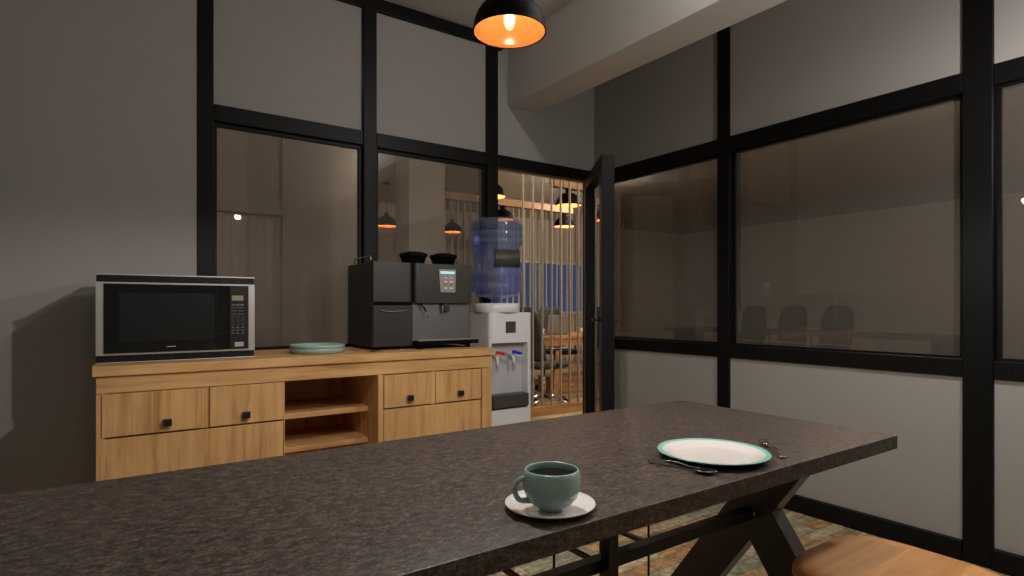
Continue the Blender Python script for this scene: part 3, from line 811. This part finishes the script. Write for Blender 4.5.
# ------------------------------------------------------------------ water cooler
WX0, WX1, WY0, WY1, WZ = 1.850, 2.160, 2.885, 3.135, 1.067
wc = thing('water_cooler', 'white freestanding water cooler at the right end of the sideboard', 'water cooler', ((WX0+WX1)/2, (WY0+WY1)/2, 0))
c4 = Vector(wc.location)
def wbx(m, x0, x1, y0, y1, z0, z1, bev=0): return m.box(x0-c4.x, x1-c4.x, y0-c4.y, y1-c4.y, z0, z1, bev)
RX0, RX1, RZ0, RZ1 = WX0+.014, WX1-.036, .49, .886
def rrect(x0, x1, y0, y1, r):
    P = []
    for cx_, cy_, a0 in ((x1-r, y0+r, 270), (x1-r, y1-r, 0), (x0+r, y1-r, 90), (x0+r, y0+r, 180)):
        for i in range(7):
            a = radians(a0+15*i); P.append((cx_+r*cos(a)-c4.x, cy_+r*sin(a)-c4.y))
    return P
P = rrect(WX0, WX1, WY0, WY1, .026)
yb_ = WY0+.060-c4.y; xl, xr = RX0-c4.x, RX1-c4.x
ri = [i for i, p in enumerate(P)]
front_r = [p for p in P[:7] if p[0] >= xr]; front_l = [p for p in P[21:] if p[0] <= xl]
U = [(xr, WY0-c4.y + (0 if WX1-RX1 > .026 else 0))] + front_r + P[7:21] + front_l + [(xl, front_l[-1][1]-.001), (xl, yb_), (xr, yb_)]
m = MB(); m.prism(P, 0, RZ0); m.prism(P, RZ1, WZ); m.prism(U, RZ0, RZ1)
m.build('body', WHITEP, wc)
wbx(MB(), RX0+.0005, RX1-.0005, WY0+.056, WY0+.0599, RZ0+.001, RZ1-.001).build('recess_back', GREYP, wc)
m = MB(); wbx(m, RX0+.001, RX1-.001, WY0-.016, WY0+.055, .502, .578); m.build('drip_tray', DGREY, wc, bevel=.004)
m = MB(); wbx(m, WX0+.112, WX0+.183, WY0-.0025, WY0+.001, .945, 1.013); m.build('badge', DGREY, wc)
MB().lathe([(0, 0), (.138, 0), (.141, .004), (.141, .045), (.132, .055), (.05, .058), (0, .058)], c=(-.028, -.005, WZ), n=56).build('collar', mat('collar_white', (.75, .75, .76, 1), .25), wc)
for tx, mt, nm in ((WX0+.050, RED, 'hot_tap'), (WX0+.168, BLUE, 'cold_tap')):
    m = MB(); m.tube([(tx-c4.x, WY0+.058-c4.y, .812), (tx-c4.x, WY0+.01-c4.y, .812), (tx-c4.x, WY0-.002-c4.y, .802), (tx-c4.x, WY0-.004-c4.y, .745)], [.011, .011, .011, .008], 12)
    tp = m.build(nm, WHITEP, wc)
    m = MB(); m.box(-.019, .019, -.036, .02, -.006, .009, .003, M=Matrix.Translation((tx-c4.x+.008, WY0-.014-c4.y, .828)) @ Matrix.Rotation(radians(38), 4, 'Z') @ Matrix.Rotation(radians(12), 4, 'X'))
    m.build('tap_lever', mt, tp)
bt = thing('water_bottle', 'large blue translucent water bottle upside down on the cooler', 'water bottle', (1.972, 3.000, WZ+.0585)); bt.scale = (1.10, 1.10, 1)
Rb = .148
prof = [(0, .0), (.030, .0), (.030, .02), (.05, .028), (.10, .034), (.125, .048), (.140, .075), (.142, .10), (.132, .112), (.142, .122), (.142, .160), (.140, .175), (.132, .184), (.132, .313), (.139, .322), (.1470, .335), (.1480, .348), (.139, .358), (.148, .368), (.148, .396), (.139, .405), (.148, .415), (.1475, .445), (.142, .462), (.128, .470), (.06, .470), (0, .464)]
prof = [(r, z*1.075) for r, z in prof]
MB().lathe(prof, n=72).build('bottle_shell', BOTTLE, bt)
MB().lathe([(0, .004)] + [(r-.005, z-(.004 if z > .4 else -.003)) for r, z in prof[1:19]] + [(.143, .405), (.143, .43), (.14, .47), (.12, .495), (0, .498)], n=64).build('water', WATER, bt)
m = MB()
rows = []
for zz in (.1975*1.075, .292*1.075):
    rows.append([(.1395*cos(a), .1395*sin(a), zz) for a in [radians(-128+i*72/18) for i in range(19)]])
m.grid(rows); m.build('label', DGREY, bt, solid=.001)

# ------------------------------------------------------------------ office beyond the glass
YO = 9.6
struct('wall_office_far', MB().box(-2.9, 5.9, YO, YO+.12, 0, CH).box(5.9, 11.9, YO, YO+.12, 0, 1.0).box(5.9, 11.9, YO, YO+.12, 2.0, CH).box(8.9, 11.9, YO, YO+.12, 1.0, 2.0), OFFICE, 'tan far wall of the office with the blue window opening', 'wall')
struct('wall_office_right', MB().box(11.8, 11.92, -3, 11, 0, CH), mat('far_wall_paint', (.56, .53, .50, 1), .8), 'far right wall of the office seen through the dark glass', 'wall')
struct('wall_office_left', MB().box(-2.9, -2.8, 3.4, 9.7, 0, CH), WALL, 'left wall of the office, hidden behind the back glazing', 'wall')
struct('wall_office_near', MB().box(XB+.13, 11.9, -3, -2.9, 0, CH), WALL, 'near wall of the office outside the photo', 'wall')
w = window(MB().box(5.901, 8.899, YO+.05, YO+.06, 1.001, 1.999), CGLASS, 'wide office window showing blue dusk light')
m = MB(); m.box(5.85, 8.95, YO-.04, YO+.12, 1.999, 2.05); m.box(5.85, 8.95, YO-.08, YO+.12, .95, 1.001)
for x in (5.901, 7.38, 8.859): m.box(x, x+.04, YO+.02, YO+.09, 1.001, 1.999)
m.build('window_frame', WTRIM, w)
# glazed partition seen through the left back pane
trim(MB().box(1.50, 1.60, 6.30, 6.38, 0, CH), PANEL, 'dark upright of the office partition seen through the left back pane', 'post')
trim(MB().box(-1.5, 1.499, 6.30, 6.38, 2.04, 2.13), PANEL, 'dark cross rail of the office partition seen through the left back pane', 'rail')
struct('wall_office_partition', MB().box(1.601, 2.32, 6.32, 6.38, 0, CH).box(-2.8, 1.499, 6.32, 6.37, 0, .88).box(-2.8, 1.499, 6.32, 6.37, 2.131, CH), PANEL, 'grey partition wall in the office behind the left back pane', 'wall')
m = MB()
for k in range(38):
    x = -1.5+k*.079; m.box(x, x+.072, 6.335+(k % 2)*.006, 6.341+(k % 2)*.006, .881, 2.039)
vb = m.build('vertical_blind', BLIND); tag(vb, 'pale vertical blind filling the office partition opening', 'blind')
trim(MB().box(2.34, 2.72, 5.05, 5.35, 0, CH), mat('column_paint', (.5, .48, .45, 1), .7), 'pale square column behind the right back pane', 'column')
# slat screen
YS = 4.72
ss = thing('slat_screen', 'screen of thin upright slats on a wooden base beyond the doorway', 'screen', (4.4, YS, 0))
m = MB()
for k in range(9):
    x = 3.417+k*.1215; m.box(x-4.4-.006, x-4.4+.006, -.012, .012, .091, CH-.0)
m.build('slat', SLAT, ss)
MB().box(3.39-4.4, .06, -.05, .05, 0, .09).build('base', OFFWOOD, ss, bevel=.003)
s2 = thing('slat_screen', 'farther screen of cream upright slats in front of the blue window', 'screen', (7.2, 8.6, 0))
m = MB()
for k in range(34):
    x = 4.62+k*.126; m.box(x-7.2-.010, x-7.2+.010, -.012, .012, .061, CH)
m.build('slat', CREAM, s2)
MB().box(4.55-7.2, 8.9-7.2, -.04, .04, 0, .06).build('base', OFFWOOD, s2, bevel=.003)
# wooden lamp beams
trim(MB().box(4.16, 4.78, 5.14, 5.24, 2.465, 2.56), OFFWOOD, 'wooden lamp beam nearest the doorway in the office', 'beam')
trim(MB().box(3.1, 5.62, 6.51, 6.61, 2.465, 2.56), OFFWOOD, 'wooden lamp beam farther back in the office', 'beam')
trim(MB().box(4.18, 4.21, 5.17, 5.20, 2.56, CH).box(4.72, 4.75, 5.17, 5.20, 2.56, CH), BLACK, 'black hangers of the nearest wooden lamp beam', 'hanger')
trim(MB().box(3.2, 3.23, 6.54, 6.57, 2.56, CH).box(5.4, 5.43, 6.54, 6.57, 2.56, CH), BLACK, 'black hangers of the farther wooden lamp beam', 'hanger')
op = [(4.40, 5.18, 'upper pendant at the right of the doorway, under the nearest wooden beam', 1), (5.49, 6.56, 'smaller pendant below it at the right of the doorway', 1),
      (3.37, 5.23, 'pendant half hidden behind the doorway upright', 0), (4.41, 6.56, 'pendant just above the top of the water bottle', 1),
      (3.35, 8.0, 'faint pendant seen through the back glass above the coffee machine', 0), (4.45, 8.03, 'faint pendant seen through the back glass left of the water bottle', 0)]
for x, y, l, hb_ in op:
    if hb_: t = make_pendant(l, x, y, 'office pendants', top=2.466)
    else: t = make_pendant(l, x, y, 'office pendants')
    lamp_light(x, y, PZ+.05, 10, (1, .82, .62))

# desk
dk = thing('office_desk', 'wooden office desk on splayed wooden legs behind the slat screen', 'desk', (4.75, 5.85, 0))
MB().box(-1.0, 1.0, -.38, .38, .715, .75).build('desktop', OFFWOOD, dk, bevel=.003)
MB().box(-.95, .95, -.36, -.335, .63, .714).build('apron', OFFWOOD, dk)
for sx in (-1, 1):
    for sy in (-1, 1):
        MB().prism([(sx*.93-.035, 0), (sx*.93+.035, 0), (sx*.84+.045, .714), (sx*.84-.045, .714)], -.02, .02, M=Matrix.Translation((0, sy*.30, 0)) @ Matrix.Rotation(radians(90), 4, 'X')).build('leg', OFFWOOD, dk)
MB().prism([(-.30, 0), (-.23, 0), (-.16, .629), (-.24, .629)], -.02, .02, M=Matrix.Translation((0, -.30, 0)) @ Matrix.Rotation(radians(90), 4, 'X')).build('leg', OFFWOOD, dk)
# drawer unit
du = thing('drawer_unit', 'low wooden drawer box standing on the floor under the office desk', 'drawer unit', (5.10, 5.89, 0))
MB().box(-.45, .45, -.16, .2, 0, .21).build('body', OFFWOOD, du, bevel=.003)
for sx in (-1, 1):
    q = MB().box(sx*.22-.20, sx*.22+.20, -.17, -.161, .02, .19).build('drawer', OFFWOOD, du)
    MB().box(sx*.22-.05, sx*.22+.05, -.182, -.171, .10, .115).build('handle', CHROME, q)
# laptop
lp = thing('laptop', 'grey-brown laptop open on the office desk, its lid towards the doorway', 'laptop', (4.66, 5.72, .75))
MB().box(-.17, .17, -.02, .22, .001, .014).build('base', LAPT, lp, bevel=.003)
MB().box(-.18, .18, -.006, .006, 0, .24, M=Matrix.Translation((0, -.025, .012)) @ Matrix.Rotation(radians(10), 4, 'X')).build('lid', LAPT, lp, bevel=.003)
# plants
def make_plant(label, loc, seed, s=1):
    random.seed(seed)
    t = thing('potted_plant', label, 'plant', loc)
    MB().lathe([(0, 0), (.04, 0), (.052, .085), (.048, .085), (.04, .07), (0, .07)], n=28).build('pot', WHITEC, t)
    m = MB()
    for k in range(22):
        a = random.uniform(0, 2*pi); sp = random.uniform(.02, .11); h = random.uniform(.14, .25)*s
        rows = []
        for i in range(6):
            u = i/5; w = .009*(1-u**1.6)+.0006
            rr = .012+sp*u**1.5
            p = Vector((rr*cos(a), rr*sin(a), .07+h*u)); q = Vector((-sin(a), cos(a), 0))
            rows.append([p-q*w, p+q*w])
        m.grid(rows)
    m.build('leaves', GREEN, t, solid=.0012)
    return t
make_plant('spiky green plant in a white pot on the left of the office desk', (4.345, 5.64, .75), 3, 1.1)
make_plant('green plant in a white pot far right on the office desk', (5.52, 5.7, .75), 5, .9)
mg = MB().lathe([(0, 0), (.032, 0), (.038, .08), (.035, .08), (.03, .006), (0, .006)], n=28).build('mug', WHITEC, loc=(5.02, 5.62, .7505)); tag(mg, 'small white mug beside the laptop on the office desk', 'mug')
# office chair
def make_chair(label, loc, rz):
    t = thing('office_chair', label, 'chair', loc, rz, 'office chairs')
    rows = []
    for i in range(9):
        u = i/8
        rows.append([(s*(.235-.03*u**3), -.20-.10*u-.03*(1-abs(s))*0 + .05*(s*s), .52+.58*u if abs(s) < .99 else .53+.54*u) for s in (-1, -.8, -.5, -.2, .2, .5, .8, 1)])
    # round the upper corners
    rr = []
    for r, row in enumerate(rows):
        u = r/8; k = 1 if u < .8 else math.sqrt(max(.05, 1-((u-.8)/.22)**2))
        rr.append([(x*(.55+.45*k), y, z) for x, y, z in row])
    MB().grid(rr).build('backrest', FABRIC, t, solid=.045)
    MB().lathe([(0, .43), (.20, .43), (.245, .45), (.25, .475), (.235, .495), (.15, .50), (0, .495)], n=48, power=4).build('seat', FABRIC, t)
    for sx in (-1, 1):
        ar = MB(); ar.tube([(sx*.235, .0, .45), (sx*.285, .0, .50), (sx*.29, .0, .64)], .012, 8)
        ar.box(sx*.29-.03, sx*.29+.03, -.13, .13, .64, .665, .008); ar.build('armrest', SATIN, t)
    MB().tube([(0, 0, .12), (0, 0, .43)], [.028, .02], 14).build('gas_column', CHROME, t)
    for k in range(5):
        a = 2*pi*k/5+.3
        l = MB().tube([(.02*cos(a), .02*sin(a), .12), (.31*cos(a), .31*sin(a), .075)], [.025, .014], 10).build('base_leg', CHROME, t)
        MB().lathe([(0, -.022), (.026, -.022), (.03, -.015), (.03, .015), (.026, .022), (0, .022)], n=18, M=Matrix.Translation((.31*cos(a), .31*sin(a), .031)) @ Matrix.Rotation(a+pi/2, 4, 'Z') @ Matrix.Rotation(radians(90), 4, 'Y')).build('caster', MATTE, l)
    MB().tube([(0, -.05, .43), (0, -.24, .47), (0, -.26, .62)], .014, 8).build('back_support', CHROME, t)
    return t
ch = make_chair('black office chair behind the laptop on the far side of the office desk', (5.35, 6.48, 0), pi)
copy_tree(ch, 'black office chair with its top just right of the water cooler', (4.66, 6.50, 0), pi+.2)
copy_tree(ch, 'black office chair standing in front of the office desk near the screen', (3.98, 5.11, 0), -pi/2)
for k, (x, y) in enumerate(((9.0, 5.92), (9.0, 5.22), (9.0, 4.52))):
    q_ = copy_tree(ch, ['leftmost', 'middle', 'rightmost'][k] + ' of the three chair silhouettes in the right glass pane', (x, y, 0), pi/2)
    q_.scale = (1.0, 1, 1.02)
mt_ = thing('meeting_table', 'long meeting table beneath the three chair silhouettes in the right glass', 'table', (8.35, 4.6, 0))
MB().box(-.4, .4, -2.0, 2.2, .70, .75).build('tabletop', DGREY, mt_, bevel=.003)
for sy in (-1.8, 2.0):
    MB().box(-.35, .35, sy-.04, sy+.04, 0, .699).build('leg', BLACK, mt_)
lamp_light(6.6, 2.6, 2.6, 20, (1, .88, .75), .1) if False else None

for x, y, l, e in ((1.2, 4.2, 'added unseen fill lamp just behind the back glazing', 26), (2.6, 5.7, 'added unseen fill lamp behind the back glazing', 30), (5.8, 5.98, 'added fill lamp over the middle of the office', 95),
                   (-.6, 5.2, 'added unseen fill lamp behind the left back pane', 25), (5.0, 2.2, 'added unseen fill lamp behind the right glazing', 260), (5.1, -.9, 'added unseen fill lamp in the near right part of the office', 160), (5.3, 4.0, 'added unseen fill lamp over the slat screen', 20)):
    globe(x, y, l, e, (1, .86, .70), 'added office fill lamps')  # added lamps, hidden from view, that brighten the office

# ------------------------------------------------------------------ light in the room
def area(x, y, z, sx, sy, e, col, rot=(0, 0, 0)):
    L = bpy.data.lights.new('ceiling_panel_light', 'AREA'); L.shape = 'RECTANGLE'; L.size = sx; L.size_y = sy; L.energy = e; L.color = col
    o = bpy.data.objects.new('ceiling_panel_light', L); COL.objects.link(o); o.location = (x, y, z); o.rotation_euler = rot
    return o
for i, (x, y) in enumerate(()):
    t = thing('ceiling_panel', 'square ceiling light panel behind the camera', 'ceiling light', (x, y, CH))
    MB().box(-.31, .31, -.31, .31, -.02, -.001).box(-.29, .29, -.29, .29, -.021, -.0195).build('panel_frame', WTRIM, t)
    MB().box(-.28, .28, -.28, .28, -.024, -.0215).build('diffuser', mat('panel_glow', (1, 1, 1, 1), .5, emit=3, ecol=(1, .93, .84, 1)), t)
    area(x, y, CH-.03, .56, .56, 30, (1, .93, .85))

# ------------------------------------------------------------------ world + camera
W = bpy.data.worlds.new('dusk'); SC.world = W; W.use_nodes = True
bg = W.node_tree.nodes['Background']; bg.inputs['Color'].default_value = (.035, .085, .24, 1); bg.inputs['Strength'].default_value = .6
cam = bpy.data.cameras.new('camera'); co = bpy.data.objects.new('camera', cam); COL.objects.link(co)
cam.sensor_width = 36; cam.sensor_fit = 'HORIZONTAL'; cam.lens = 585/1024*36; cam.shift_y = 19/1024; cam.clip_start = .02
co.location = (0, 0, 1.1); co.rotation_euler = (radians(90), 0, -radians(34.83))
SC.camera = co
SC.view_settings.view_transform = 'Standard'; SC.view_settings.look = 'None'
SC.view_settings.exposure = 0.0; SC.view_settings.gamma = 1; SC.view_settings.use_curve_mapping = False
SC.cycles.use_denoising = True
SC.cycles.max_bounces = 8; SC.cycles.transparent_max_bounces = 24
SC.cycles.sample_clamp_indirect = 6; SC.cycles.caustics_reflective = False; SC.cycles.caustics_refractive = False
